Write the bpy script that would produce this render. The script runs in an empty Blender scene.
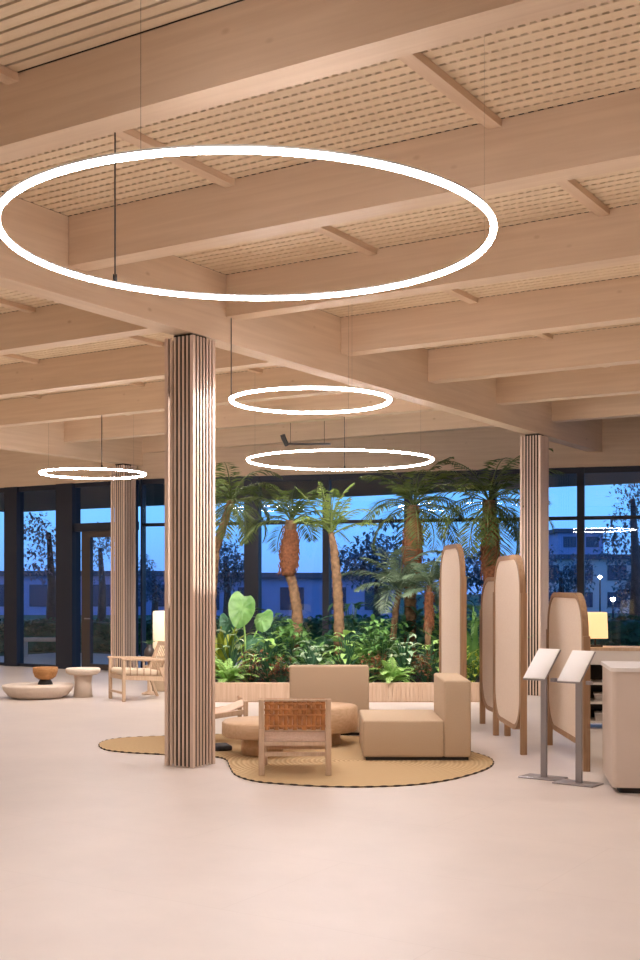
import bpy, bmesh, math, random
from mathutils import Vector, Matrix
random.seed(7)
PI = math.pi
TH = math.radians(32.09)          # the building grid is turned this much against the view
CT, ST = math.cos(TH), math.sin(TH)
CAMZ, F, HZ = 1.62, 1190.0, 586.7
SC = bpy.context.scene
COL = SC.collection

def W(a, b, z=0.0):               # (to the right, straight ahead, up) of the camera stand -> world
    return Vector((a * CT - b * ST, a * ST + b * CT, z))

# ------------------------------------------------------------------ materials
def nodes(name):
    m = bpy.data.materials.new(name); m.use_nodes = True
    nt = m.node_tree
    return m, nt, nt.nodes['Principled BSDF']

def mat(name, col, rough=.6, metal=0, spec=.5, var=0, vscale=8, emis=None, estr=0, sub=0, bump=0, bscale=60):
    m, nt, p = nodes(name)
    c = (*col, 1)
    p.inputs['Base Color'].default_value = c
    p.inputs['Roughness'].default_value = rough
    p.inputs['Metallic'].default_value = metal
    p.inputs['Specular IOR Level'].default_value = spec
    if emis:
        p.inputs['Emission Color'].default_value = (*emis, 1); p.inputs['Emission Strength'].default_value = estr
    if var or bump:
        tc = nt.nodes.new('ShaderNodeTexCoord')
    if var:
        n = nt.nodes.new('ShaderNodeTexNoise'); n.inputs['Scale'].default_value = vscale; n.inputs['Detail'].default_value = 4
        nt.links.new(tc.outputs['Object'], n.inputs['Vector'])
        r = nt.nodes.new('ShaderNodeValToRGB')
        r.color_ramp.elements[0].position = .3; r.color_ramp.elements[1].position = .7
        r.color_ramp.elements[0].color = (*[x * (1 - var) for x in col], 1)
        r.color_ramp.elements[1].color = (*[min(1, x * (1 + var)) for x in col], 1)
        nt.links.new(n.outputs['Fac'], r.inputs['Fac']); nt.links.new(r.outputs['Color'], p.inputs['Base Color'])
    if bump:
        n2 = nt.nodes.new('ShaderNodeTexNoise'); n2.inputs['Scale'].default_value = bscale
        nt.links.new(tc.outputs['Object'], n2.inputs['Vector'])
        b = nt.nodes.new('ShaderNodeBump'); b.inputs['Strength'].default_value = bump; b.inputs['Distance'].default_value = .01
        nt.links.new(n2.outputs['Fac'], b.inputs['Height']); nt.links.new(b.outputs['Normal'], p.inputs['Normal'])
    return m

def wood(name, c1, c2, axis='X', rough=.55, scale=1.0, knots=0.0, spec=.3):
    m, nt, p = nodes(name)
    L = nt.links.new
    tc = nt.nodes.new('ShaderNodeTexCoord'); mp = nt.nodes.new('ShaderNodeMapping')
    s = [14 * scale] * 3; s['XYZ'.index(axis)] = .7 * scale
    mp.inputs['Scale'].default_value = s
    L(tc.outputs['Object'], mp.inputs['Vector'])
    n = nt.nodes.new('ShaderNodeTexNoise'); n.inputs['Scale'].default_value = 1.6; n.inputs['Detail'].default_value = 6; n.inputs['Distortion'].default_value = .4
    L(mp.outputs['Vector'], n.inputs['Vector'])
    r = nt.nodes.new('ShaderNodeValToRGB'); r.color_ramp.elements[0].position = .32; r.color_ramp.elements[1].position = .7
    r.color_ramp.elements[0].color = (*c2, 1); r.color_ramp.elements[1].color = (*c1, 1)
    L(n.outputs['Fac'], r.inputs['Fac'])
    out = r.outputs['Color']
    if knots:
        mp2 = nt.nodes.new('ShaderNodeMapping'); s2 = [2.3] * 3; s2['XYZ'.index(axis)] = 1.3; mp2.inputs['Scale'].default_value = s2
        L(tc.outputs['Object'], mp2.inputs['Vector'])
        v = nt.nodes.new('ShaderNodeTexVoronoi'); v.inputs['Scale'].default_value = 1.5
        L(mp2.outputs['Vector'], v.inputs['Vector'])
        r2 = nt.nodes.new('ShaderNodeValToRGB'); r2.color_ramp.elements[0].position = .02; r2.color_ramp.elements[1].position = .075
        r2.color_ramp.elements[0].color = (.55, .42, .35, 1); r2.color_ramp.elements[1].color = (1, 1, 1, 1)
        L(v.outputs['Distance'], r2.inputs['Fac'])
        mx = nt.nodes.new('ShaderNodeMix'); mx.data_type = 'RGBA'; mx.blend_type = 'MULTIPLY'; mx.inputs['Factor'].default_value = knots
        L(out, mx.inputs[6]); L(r2.outputs['Color'], mx.inputs[7]); out = mx.outputs[2]
    L(out, p.inputs['Base Color'])
    p.inputs['Roughness'].default_value = rough; p.inputs['Specular IOR Level'].default_value = spec
    return m

def weave(name, c1, c2, scale=150, rough=.9):
    m, nt, p = nodes(name); L = nt.links.new
    tc = nt.nodes.new('ShaderNodeTexCoord')
    ch = nt.nodes.new('ShaderNodeTexNoise'); ch.inputs['Scale'].default_value = scale; ch.inputs['Detail'].default_value = 3
    L(tc.outputs['Object'], ch.inputs['Vector'])
    r = nt.nodes.new('ShaderNodeValToRGB'); r.color_ramp.elements[0].position = .35; r.color_ramp.elements[1].position = .65
    r.color_ramp.elements[0].color = (*c2, 1); r.color_ramp.elements[1].color = (*c1, 1)
    L(ch.outputs['Fac'], r.inputs['Fac']); L(r.outputs['Color'], p.inputs['Base Color'])
    b = nt.nodes.new('ShaderNodeBump'); b.inputs['Strength'].default_value = .4; b.inputs['Distance'].default_value = .004
    L(ch.outputs['Fac'], b.inputs['Height']); L(b.outputs['Normal'], p.inputs['Normal'])
    p.inputs['Roughness'].default_value = rough; p.inputs['Specular IOR Level'].default_value = .2
    return m

def floor_mat():
    m, nt, p = nodes('polished_concrete'); L = nt.links.new
    tc = nt.nodes.new('ShaderNodeTexCoord')
    mp = nt.nodes.new('ShaderNodeMapping'); L(tc.outputs['Object'], mp.inputs['Vector'])
    br = nt.nodes.new('ShaderNodeTexBrick'); br.offset = .5
    br.inputs['Color1'].default_value = (.675, .595, .55, 1); br.inputs['Color2'].default_value = (.668, .588, .543, 1)
    br.inputs['Mortar'].default_value = (.635, .555, .51, 1)
    br.inputs['Scale'].default_value = 1; br.inputs['Mortar Size'].default_value = .004; br.inputs['Brick Width'].default_value = 2.4; br.inputs['Row Height'].default_value = 1.2
    L(mp.outputs['Vector'], br.inputs['Vector'])
    n = nt.nodes.new('ShaderNodeTexNoise'); n.inputs['Scale'].default_value = .8; n.inputs['Detail'].default_value = 7; n.inputs['Roughness'].default_value = .65
    L(tc.outputs['Object'], n.inputs['Vector'])
    r = nt.nodes.new('ShaderNodeValToRGB'); r.color_ramp.elements[0].position = .3; r.color_ramp.elements[1].position = .75
    r.color_ramp.elements[0].color = (.84, .84, .85, 1); r.color_ramp.elements[1].color = (1, 1, 1, 1)
    L(n.outputs['Fac'], r.inputs['Fac'])
    mx = nt.nodes.new('ShaderNodeMix'); mx.data_type = 'RGBA'; mx.blend_type = 'MULTIPLY'; mx.inputs['Factor'].default_value = .8
    L(br.outputs['Color'], mx.inputs[6]); L(r.outputs['Color'], mx.inputs[7]); L(mx.outputs[2], p.inputs['Base Color'])
    p.inputs['Roughness'].default_value = .42; p.inputs['Specular IOR Level'].default_value = .35
    return m

def rug_mat():
    m, nt, p = nodes('woven_jute'); L = nt.links.new
    tc = nt.nodes.new('ShaderNodeTexCoord')
    w = nt.nodes.new('ShaderNodeTexWave'); w.wave_type = 'RINGS'; w.rings_direction = 'Z'; w.inputs['Scale'].default_value = 7; w.inputs['Distortion'].default_value = 1.5; w.inputs['Detail'].default_value = 2
    L(tc.outputs['Object'], w.inputs['Vector'])
    r = nt.nodes.new('ShaderNodeValToRGB'); r.color_ramp.elements[0].color = (.47, .33, .18, 1); r.color_ramp.elements[1].color = (.56, .405, .235, 1)
    L(w.outputs['Fac'], r.inputs['Fac']); L(r.outputs['Color'], p.inputs['Base Color'])
    b = nt.nodes.new('ShaderNodeBump'); b.inputs['Strength'].default_value = .6; b.inputs['Distance'].default_value = .01
    L(w.outputs['Fac'], b.inputs['Height']); L(b.outputs['Normal'], p.inputs['Normal'])
    p.inputs['Roughness'].default_value = .95; p.inputs['Specular IOR Level'].default_value = .1
    return m

def glass_mat():
    m = bpy.data.materials.new('window_glass'); m.use_nodes = True
    nt = m.node_tree; nt.nodes.clear(); L = nt.links.new
    o = nt.nodes.new('ShaderNodeOutputMaterial'); t = nt.nodes.new('ShaderNodeBsdfTransparent'); g = nt.nodes.new('ShaderNodeBsdfGlossy')
    t.inputs['Color'].default_value = (.9, .95, .97, 1); g.inputs['Roughness'].default_value = .01
    fr = nt.nodes.new('ShaderNodeLayerWeight'); fr.inputs['Blend'].default_value = .5; pw = nt.nodes.new('ShaderNodeMath'); pw.operation = 'POWER'; pw.inputs[1].default_value = 4; sc_ = nt.nodes.new('ShaderNodeMath'); sc_.operation = 'MULTIPLY_ADD'; sc_.inputs[1].default_value = .8; sc_.inputs[2].default_value = .045
    mx = nt.nodes.new('ShaderNodeMixShader'); 
    L(fr.outputs['Facing'], pw.inputs[0]); L(pw.outputs['Value'], sc_.inputs[0]); L(sc_.outputs['Value'], mx.inputs['Fac']); L(t.outputs['BSDF'], mx.inputs[1]); L(g.outputs['BSDF'], mx.inputs[2]); L(mx.outputs['Shader'], o.inputs['Surface'])
    return m

def leaf_mat(name, c1, c2, rough=.4, trans=.25):
    m, nt, p = nodes(name); L = nt.links.new
    tc = nt.nodes.new('ShaderNodeTexCoord'); n = nt.nodes.new('ShaderNodeTexNoise'); n.inputs['Scale'].default_value = 6
    L(tc.outputs['Object'], n.inputs['Vector'])
    r = nt.nodes.new('ShaderNodeValToRGB'); r.color_ramp.elements[0].position = .35; r.color_ramp.elements[1].position = .65
    r.color_ramp.elements[0].color = (*c1, 1); r.color_ramp.elements[1].color = (*c2, 1)
    L(n.outputs['Fac'], r.inputs['Fac']); L(r.outputs['Color'], p.inputs['Base Color'])
    p.inputs['Roughness'].default_value = rough
    if trans:
        t = nt.nodes.new('ShaderNodeBsdfTranslucent'); L(r.outputs['Color'], t.inputs['Color'])
        mx = nt.nodes.new('ShaderNodeMixShader'); mx.inputs['Fac'].default_value = trans
        L(p.outputs['BSDF'], mx.inputs[1]); L(t.outputs['BSDF'], mx.inputs[2])
        L(mx.outputs['Shader'], nt.nodes['Material Output'].inputs['Surface'])
    return m

M = dict(
    beam=wood('spruce_beam', (.715, .55, .395), (.645, .48, .335), 'X', knots=.5),
    slat=wood('spruce_slat', (.77, .62, .44), (.70, .545, .37), 'X', knots=.45),
    batten=wood('spruce_batten', (.70, .53, .38), (.62, .45, .31), 'Y'),
    deck=mat('dark_acoustic_felt', (.035, .025, .02), .95),
    column=wood('column_lath', (.70, .54, .44), (.62, .46, .36), 'Z'),
    core=mat('dark_column_core', (.012, .007, .005), .9),
    floor=floor_mat(),
    plaster=mat('warm_plaster', (.62, .52, .45), .85, var=.04, vscale=2),
    frame=mat('anthracite_frame', (.02, .024, .04), .45, metal=.2),
    bronze=mat('bronze_door_frame', (.075, .06, .055), .4, metal=.4),
    glass=glass_mat(),
    ring=mat('lit_diffuser', (1, 1, 1), .5, emis=(1, .93, .96), estr=95),
    white=mat('white_enamel', (.8, .8, .8), .4),
    cable=mat('dark_cable', (.03, .025, .025), .5),
    sofa=weave('oatmeal_upholstery', (.57, .44, .31), (.51, .385, .27), 160),
    jute=rug_mat(),
    stitch=mat('dark_stitch', (.035, .02, .012), .8),
    ash=wood('ash_wood', (.64, .47, .34), (.53, .37, .25), 'Z', scale=2),
    oak=wood('oak_frame', (.40, .245, .14), (.30, .175, .095), 'Z', scale=2),
    oakx=wood('oak_top', (.66, .46, .30), (.56, .37, .22), 'X', scale=2),
    leather=mat('cognac_leather', (.44, .175, .05), .5, var=.3, vscale=14),
    sling=weave('pale_rope_seat', (.86, .67, .55), (.78, .58, .46), 60),
    cushion=weave('cream_cushion', (.76, .64, .50), (.70, .57, .44), 120),
    linen=weave('linen_panel', (.82, .70, .585), (.75, .62, .50), 120),
    steel=mat('grey_steel', (.27, .24, .24), .4, metal=.3),
    paper=mat('white_board', (.82, .80, .80), .5),
    desk=mat('beige_lacquer', (.60, .49, .41), .6, var=.02, vscale=3),
    desktop=mat('pale_worktop', (.76, .71, .67), .4),
    stone=mat('pale_plaster_stone', (.72, .61, .52), .8, var=.08, vscale=6, bump=.3, bscale=40),
    bowl=wood('turned_bowl_wood', (.52, .27, .11), (.36, .17, .06), 'X', scale=2),
    dark=mat('blackened_wood', (.02, .016, .014), .6),
    shade=mat('lit_lamp_shade', (.9, .8, .6), .8, emis=(1, .66, .22), estr=.75),
    lantern=mat('lit_paper_lantern', (.9, .85, .7), .8, emis=(1, .74, .42), estr=.55),
    planter=wood('planter_cladding', (.60, .44, .33), (.48, .33, .23), 'Z', scale=1.4),
    soil=mat('soil', (.03, .02, .012), .95, var=.4, vscale=20, bump=.8, bscale=30),
    trunk=mat('palm_bark', (.20, .115, .06), .85, var=.45, vscale=16, bump=.8, bscale=25),
    fibre=mat('palm_fibre', (.19, .07, .03), .95, var=.5, vscale=25, bump=1, bscale=45),
    palm=leaf_mat('palm_green', (.07, .11, .03), (.14, .19, .05)),
    palmy=leaf_mat('palm_yellow_green', (.11, .17, .03), (.18, .24, .05)),
    palmg=leaf_mat('palm_grey_green', (.10, .16, .10), (.17, .23, .14)),
    leaf=leaf_mat('leaf_mid_green', (.10, .25, .06), (.22, .42, .13)),
    leafd=leaf_mat('leaf_dark_green', (.035, .12, .06), (.08, .21, .11)),
    leafl=leaf_mat('leaf_light_green', (.27, .50, .11), (.44, .66, .24)),
    leafy=leaf_mat('leaf_yellow_green', (.24, .34, .03), (.42, .48, .07)),
    leafv=leaf_mat('leaf_pale_variegated', (.27, .44, .27), (.62, .72, .52)),
    leafr=leaf_mat('leaf_reddish_brown', (.16, .05, .025), (.27, .12, .045)),
    pot=mat('dark_glazed_clay', (.05, .04, .04), .35),
    lawn=mat('evening_lawn', (.03, .10, .04), .9, var=.5, vscale=3),
    path=mat('pale_paving', (.30, .30, .32), .8, var=.1, vscale=2),
    facade=mat('pale_render', (.60, .55, .58), .85, var=.06, vscale=.6),
    facadep=mat('mauve_render', (.32, .35, .60), .85, var=.1, vscale=.6),
    pane=mat('dark_pane', (.04, .06, .12), .2),
    rooft=mat('dark_roof', (.12, .11, .15), .8),
    treeg=leaf_mat('tree_dark_green', (.09, .14, .20), (.16, .22, .28), .7, .1),
    treem=leaf_mat('tree_mauve', (.28, .20, .28), (.42, .30, .38), .7, .2),
    bark=mat('grey_bark', (.10, .08, .08), .9, var=.3, vscale=9),
    hedge=leaf_mat('hedge_green', (.03, .15, .08), (.06, .22, .11), .6, .1),
    soffit=wood('soffit_boards', (.20, .14, .12), (.15, .10, .09), 'X'),
    bulb=mat('street_bulb', (1, 1, 1), .5, emis=(1, .97, 1), estr=40),
    mag=mat('printed_paper', (.55, .50, .47), .6),
    fabricbw=mat('charcoal_throw', (.05, .05, .06), .9, var=.4, vscale=20),
)

# ------------------------------------------------------------------ mesh helpers
class MB:
    def __init__(s): s.v = []; s.f = []; s.sm = []
    def add(s, vs, fs, smooth=False, mtx=None):
        n = len(s.v)
        s.v += [tuple(mtx @ Vector(v)) if mtx else tuple(v) for v in vs]
        for f in fs: s.f.append(tuple(i + n for i in f)); s.sm.append(smooth)
        return s
    def box(s, c, d, mtx=None):
        x, y, z = c; a, b, e = d[0] / 2, d[1] / 2, d[2] / 2
        vs = [(x + i * a, y + j * b, z + k * e) for k in (-1, 1) for j in (-1, 1) for i in (-1, 1)]
        return s.add(vs, [(0, 2, 3, 1), (4, 5, 7, 6), (0, 1, 5, 4), (2, 6, 7, 3), (0, 4, 6, 2), (1, 3, 7, 5)], False, mtx)
    def bb(s, x0, x1, y0, y1, z0, z1, mtx=None):
        return s.box(((x0 + x1) / 2, (y0 + y1) / 2, (z0 + z1) / 2), (x1 - x0, y1 - y0, z1 - z0), mtx)
    def rbox(s, c, d, r, seg=3, mtx=None):
        bm = bmesh.new(); bmesh.ops.create_cube(bm, size=1)
        bmesh.ops.scale(bm, vec=d, verts=bm.verts); bmesh.ops.translate(bm, vec=c, verts=bm.verts)
        bmesh.ops.bevel(bm, geom=list(bm.edges), offset=r, segments=seg, profile=.5, affect='EDGES')
        bm.verts.index_update()
        s.add([v.co.copy() for v in bm.verts], [[v.index for v in f.verts] for f in bm.faces], True, mtx); bm.free(); return s
    def tube(s, pts, rad, n=8, cap=True, closed=False):
        pts = [Vector(p) for p in pts]; N = len(pts)
        rad = rad if isinstance(rad, (list, tuple)) else [rad] * N
        b0 = len(s.v); up = None
        for i, p in enumerate(pts):
            if closed: d = pts[(i + 1) % N] - pts[i - 1]
            else: d = pts[min(i + 1, N - 1)] - pts[max(i - 1, 0)]
            d = d.normalized() if d.length > 1e-9 else Vector((0, 0, 1))
            if up is None: up = Vector((0, 0, 1)) if abs(d.z) < .95 else Vector((1, 0, 0))
            e1 = up - d * up.dot(d)
            if e1.length < 1e-5: e1 = d.orthogonal()
            e1.normalize(); up = e1; e2 = d.cross(e1)
            for k in range(n):
                t = 2 * PI * (k + .5) / n
                s.v.append(tuple(p + (e1 * math.cos(t) + e2 * math.sin(t)) * rad[i]))
        for i in range(N if closed else N - 1):
            for k in range(n):
                a, b = b0 + i * n, b0 + ((i + 1) % N) * n
                s.f.append((a + k, a + (k + 1) % n, b + (k + 1) % n, b + k)); s.sm.append(n > 4)
        if cap and not closed:
            s.f.append(tuple(b0 + k for k in reversed(range(n)))); s.sm.append(False)
            s.f.append(tuple(b0 + (N - 1) * n + k for k in range(n))); s.sm.append(False)
        return s
    def bar(s, p, q, w, d, side=(1, 0, 0)):      # rectangular stick from p to q
        p, q = Vector(p), Vector(q); t = (q - p).normalized(); e1 = Vector(side); e1 = (e1 - t * e1.dot(t)).normalized(); e2 = t.cross(e1)
        vs = [c + e1 * i * w / 2 + e2 * j * d / 2 for c in (p, q) for j in (-1, 1) for i in (-1, 1)]
        return s.add(vs, [(0, 2, 3, 1), (4, 5, 7, 6), (0, 1, 5, 4), (2, 6, 7, 3), (0, 4, 6, 2), (1, 3, 7, 5)])
    def lathe(s, prof, n=40, c=(0, 0, 0), a0=0, a1=2 * PI):
        full = abs(a1 - a0 - 2 * PI) < 1e-6; b0 = len(s.v); K = n if full else n + 1
        for r, z in prof:
            for k in range(K):
                t = a0 + (a1 - a0) * k / n
                s.v.append((c[0] + r * math.cos(t), c[1] + r * math.sin(t), c[2] + z))
        for i in range(len(prof) - 1):
            for k in range(n):
                k2 = (k + 1) % K
                s.f.append((b0 + i * K + k, b0 + i * K + k2, b0 + (i + 1) * K + k2, b0 + (i + 1) * K + k)); s.sm.append(True)
        return s
    def prism(s, outline, z0, z1, mtx=None):
        n = len(outline)
        vs = [(x, y, z0) for x, y in outline] + [(x, y, z1) for x, y in outline]
        fs = [tuple(reversed(range(n))), tuple(range(n, 2 * n))] + [(i, (i + 1) % n, n + (i + 1) % n, n + i) for i in range(n)]
        return s.add(vs, fs, False, mtx)
    def build(s, name, m, parent=None, bevel=0):
        me = bpy.data.meshes.new(name); me.from_pydata(s.v, [], s.f); me.validate()
        if len(me.polygons) == len(s.sm): me.polygons.foreach_set('use_smooth', s.sm)
        me.materials.append(m); me.update()
        o = bpy.data.objects.new(name, me); COL.objects.link(o)
        if parent: o.parent = parent
        if bevel:
            b = o.modifiers.new('edge', 'BEVEL'); b.width = bevel; b.segments = 2; b.limit_method = 'ANGLE'
        return o

def tag(o, label, cat, group=None, kind=None):
    o['label'] = label; o['category'] = cat
    if group: o['group'] = group
    if kind: o['kind'] = kind
    return o

def thing(name, label, cat, a, b, z=0, yaw=0, group=None, kind=None):
    o = bpy.data.objects.new(name, None); COL.objects.link(o)
    o.location = W(a, b, z); o.rotation_euler = (0, 0, TH + yaw); o.empty_display_size = .2
    return tag(o, label, cat, group, kind)

def at(o, a, b, z=0, yaw=0):
    o.location = W(a, b, z); o.rotation_euler = (0, 0, TH + yaw); return o

def copy_tree(o, parent=None):
    c = o.copy(); COL.objects.link(c)
    if parent: c.parent = parent
    for ch in list(o.children): copy_tree(ch, c)
    return c

def fx(px, b): return (px - 320) / F * b            # how far right something seen at column px stands, b metres ahead
def fb(py): return F * CAMZ / (py - HZ)             # how far ahead the floor seen at row py lies

# ------------------------------------------------------------------ room shell
fl = MB().bb(-21, 1.25, -5, 21.6, -.2, 0).build('floor', M['floor']); tag(fl, 'pale pinkish polished stone floor across the whole lobby', 'floor', kind='structure')
tag(MB().bb(-21.25, -21, -5, 17.3, -.2, 5).build('wall_left', M['plaster']), 'plain plaster wall closing the lobby on the left', 'wall', kind='structure')
tag(MB().bb(1.25, 1.5, -5, 21.6, -.2, 5).build('wall_right', M['plaster']), 'plain plaster wall closing the lobby on the right', 'wall', kind='structure')
tag(MB().bb(-21.25, 1.5, -5.25, -5, -.2, 5).build('wall_back', M['plaster']), 'plain plaster wall behind the viewer', 'wall', kind='structure')

XP = (-14.86, -6.75, 1.10)                           # main beams
ceil = MB().bb(-21.25, 1.5, -5.25, 21.7, 4.62, 4.8).build('ceiling', M['deck'])
tag(ceil, 'timber ceiling of open battens between the beams', 'ceiling', kind='structure')
BAYY = [4.90 + 2.07 * k for k in range(-4, 8)]       # cross beam centre lines
spans = ((-21.0, -14.97), (-14.75, -6.86), (-6.64, .99))
def slat_panel(L):
    mb = MB(); n = 19; w = 2.07 - .2; p = w / n
    for i in range(n): mb.bb(0, L, i * p + .011, i * p + p - .011, 0, .018)
    return mb
def cross_battens(L):
    mb = MB(); w = 2.07 - .2; p = w / 19
    for r_ in range(20):
        y = r_ * p; q = random.uniform(0, .06)
        while q < L:
            mb.add([(q, y - .013, .0015), (q + .026, y - .013, .0015), (q + .026, y + .013, .0015), (q, y + .013, .0015)], [(3, 2, 1, 0)]); q += .063
    return mb
proto = {}
for si, (x0, x1) in enumerate(spans):
    for bi, yc in enumerate(BAYY[:-1]):
        if si == 0 and yc < 9: continue
        if si == 1 and yc < 2: continue
        if yc < .5: continue
        for nm, fn, mt in (('batten_panel', slat_panel, M['slat']), ('cross_battens', cross_battens, M['batten'])):
            if nm == 'cross_battens' and yc < 4: continue
            key = (nm, si)
            if key not in proto:
                proto[key] = fn(x1 - x0).build(nm, mt, ceil); o = proto[key]
            else:
                o = proto[key].copy(); COL.objects.link(o)
            o.location = (x0, yc + .1, 4.53)
        for xj in (-3.02, -5.07, -9.15, -11.2, -13.25, -17.3, -19.4):
            if x0 < xj < x1:
                if 'j' not in proto: proto['j'] = MB().bb(-.045, .045, 0, 2.07 - .2, -.05, -.001).build('panel_joint_batten', M['batten'], ceil); o = proto['j']
                else: o = proto['j'].copy(); COL.objects.link(o)
                o.location = (xj, yc + .1, 4.53)

bw, bz0, bz1 = .2, 4.14, 4.528
names = {
 (2, 1): 'timber cross beam nearest the viewer, at the very top of the picture above the large ring',
 (2, 2): 'timber cross beam second from the viewer, passing behind the top of the large ring',
 (2, 3): 'timber cross beam third from the viewer, meeting the main beam near the big slatted column',
 (2, 4): 'timber cross beam fourth from the viewer, right of the main beam above the smaller ring',
 (2, 5): 'timber cross beam fifth from the viewer, meeting the main beam before the middle column',
 (2, 6): 'timber cross beam sixth from the viewer, just before the top of the far right column',
 (2, 7): 'timber cross beam seventh from the viewer, just beyond the top of the far right column',
 (2, 8): 'last timber cross beam on the right, next to the window header',
 (1, 3): 'timber cross beam left of the main beam, level with the top of the big slatted column',
 (1, 4): 'timber cross beam left of the big column, second row left of the main beam',
 (1, 5): 'timber cross beam left of the big column, third row left of the main beam',
 (1, 6): 'timber cross beam left of the main beam, fourth row, nearest above the palms',
 (1, 7): 'timber cross beam left of the main beam, last row above the glass front',
 (1, 2): 'timber cross beam left of the main beam at the left edge of the picture',
 (1, 1): 'timber cross beam left of the main beam, row nearest the viewer',
 (0, 5): 'timber cross beam beyond the far main beam at the left edge',
 (0, 6): 'timber cross beam beyond the far main beam next to the dark entrance frames',
 (2, 0): 'timber cross beam overhead, outside the top of the picture',
}
for si, (x0, x1) in enumerate(spans):
    for bi, yc in enumerate(BAYY[:-1]):
        k = bi - 3
        if (si, k) not in names: continue
        xr = x1
        o = MB().bb(-(x1 - x0) / 2 + .003, (x1 - x0) / 2 - .003, -bw / 2, bw / 2, bz0, bz1).build('ceiling_beam', M['beam'])
        o.location = ((x0 + x1) / 2, yc, 0)
        tag(o, names[(si, k)], 'beam', 'timber cross beams', 'structure')
for x, lab in ((-14.86, 'deep main beam at the far left, carried by the column beside the entrance'), (-6.75, 'deep main beam running from the upper left over both slatted columns to the right'), (1.10, 'deep main beam along the right wall')):
    o = MB().bb(-13.3, 13.3, -.11, .11, 3.9, bz1).build('main_beam', M['beam'])
    o.location = (x, 8.3, 0); o.rotation_euler = (0, 0, PI / 2)
    tag(o, lab, 'beam', 'main ceiling beams', 'structure')

# ------------------------------------------------------------------ slatted columns
def column_parts(root):
    MB().bb(-.105, .105, -.105, .105, 0, 3.895).build('core', M['core'], root)
    n, p = 7, .32 / 7
    for side in range(4):
        R = Matrix.Rotation(side * PI / 2, 4, 'Z'); mb = MB()
        for i in range(n):
            x = -.16 + (i + .5) * p
            if i == n - 1: continue
            mb.bb(x - .0097, x + .0097, -.163, -.153, .004, 3.865, R)
        mb.bb(.16 - .034, .163, -.163, -.131, .004, 3.865, R)
        mb.build('lath_face', M['column'], root)
cols = [(-6.75, 8.54, 'large slatted timber column in the left foreground beside the rug'),
        (-6.75, 16.81, 'slatted timber column standing behind the rounded screens on the right'),
        (-14.86, 16.81, 'slatted timber column by the entrance door behind the wooden armchair')]
c0 = None
for x, y, lab in cols:
    if c0 is None:
        c0 = thing('slatted_column', lab, 'column', 0, 0, group='slatted columns'); column_parts(c0); c = c0
    else:
        c = copy_tree(c0); c['label'] = lab
    c['kind'] = 'thing'
    c.location = (x, y, 0); c.rotation_euler = (0, 0, 0)

# ------------------------------------------------------------------ glass fronts
ZT = 3.65
def mull(parent, x, w, d, z0, z1, nm='mullion', m=None):
    return MB().bb(x - w / 2, x + w / 2, -d / 2, d / 2, z0, z1).build(nm, m or M['frame'], parent)
def front(a, b, yaw):
    pass
# right-hand front, seen behind the planter and the desk
RO = Vector((-3.41, 22.56)); RYAW = -math.atan2(.276, .961)
ts = [0.05] + [.62 + 1.5 * k for k in range(0, 11)] + [16.75]
wn = 0
winlab = {1: 'narrow window bay right of the entrance column', 2: 'window bay just right of the big slatted column, behind the huge heart-shaped leaf', 3: 'window bay behind the leaning palm with the brown sheath',
          4: 'window bay behind the slender palm in the middle', 5: 'window bay behind the tallest rounded screen', 6: 'window bay behind the far right column', 7: 'wide window bay at the right edge above the yellow lamp'}
for i in range(len(ts) - 1):
    t0, t1 = ts[i], ts[i + 1]; wn += 1
    a0, b0 = RO.x + .961 * t0, RO.y - .276 * t0
    w = thing('window_%d' % wn, winlab.get(wn, 'window bay beyond the right edge of the picture'), 'window', a0, b0, 0, RYAW, None if wn < 8 else 'window bays beyond the right edge', 'structure')
    L = t1 - t0
    wide = .28 if abs(t0 - 2.12) < .01 else .12 if i else .03
    fr = MB(); fr.bb(0, wide, -.09, .09, 0, ZT); fr.bb(wide, L, -.06, .06, 0, .1); fr.bb(wide, L, -.06, .06, ZT - .1, ZT); fr.bb(wide, L, -.05, .05, 2.76, 2.82)
    fr.build('window_frame', M['frame'], w)
    MB().bb(wide, L, -.006, .006, .1, 2.76).build('lower_pane', M['glass'], w)
    MB().bb(wide, L, -.006, .006, 2.82, ZT - .1).build('upper_pane', M['glass'], w)
hd = MB().bb(0, 16.7, -.1, .1, ZT + .002, 4.6).build('trim_1', M['beam']); at(hd, RO.x, RO.y, 0, RYAW); tag(hd, 'pale timber header above the right window front', 'trim', kind='structure')
# left-hand front with the entrance door (along the beams)
YL = 17.3
def lwin(n, x0, x1, lab, post, zt=ZT, transom=None):
    w = bpy.data.objects.new('window_%d' % n, None); COL.objects.link(w); w.location = (x0, YL, 0); tag(w, lab, 'window', kind='structure')
    L = x1 - x0
    fr = MB(); fr.bb(0, post, -.1, .1, 0, zt); fr.bb(post, L, -.05, .05, 0, .06); fr.bb(post, L, -.05, .05, zt - .1, zt)
    fr.build('window_frame', M['frame'], w)
    MB().bb(post, L, -.006, .006, .06, zt - .1).build('pane', M['glass'], w)
lwin(20, -21.0, -18.42, 'window bay at the left edge beyond the first dark post', .1)
lwin(21, -18.42, -16.95, 'tall window between the two thick dark posts at the left', .36)
d = bpy.data.objects.new('door_1', None); COL.objects.link(d); d.location = (-16.95, YL, 0); tag(d, 'glazed entrance door in a dark frame beside the far left column', 'door', kind='structure')
fr = MB(); fr.bb(0, .44, -.12, .12, 0, ZT); fr.bb(.44, 2.0, -.06, .06, 2.70, 2.86); fr.bb(.44, 2.0, -.05, .05, ZT - .08, ZT); fr.bb(1.90, 1.98, -.06, .06, 0, ZT); fr.build('door_frame', M['frame'], d)
lf = MB(); lf.bb(.62, .84, -.045, .045, .01, 2.70); lf.bb(.84, 1.9, -.045, .045, .01, .12); lf.bb(.84, 1.9, -.045, .045, 2.58, 2.70); lf.bb(1.82, 1.9, -.045, .045, .12, 2.58)
leaf = lf.build('door_leaf', M['bronze'], d)
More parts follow.
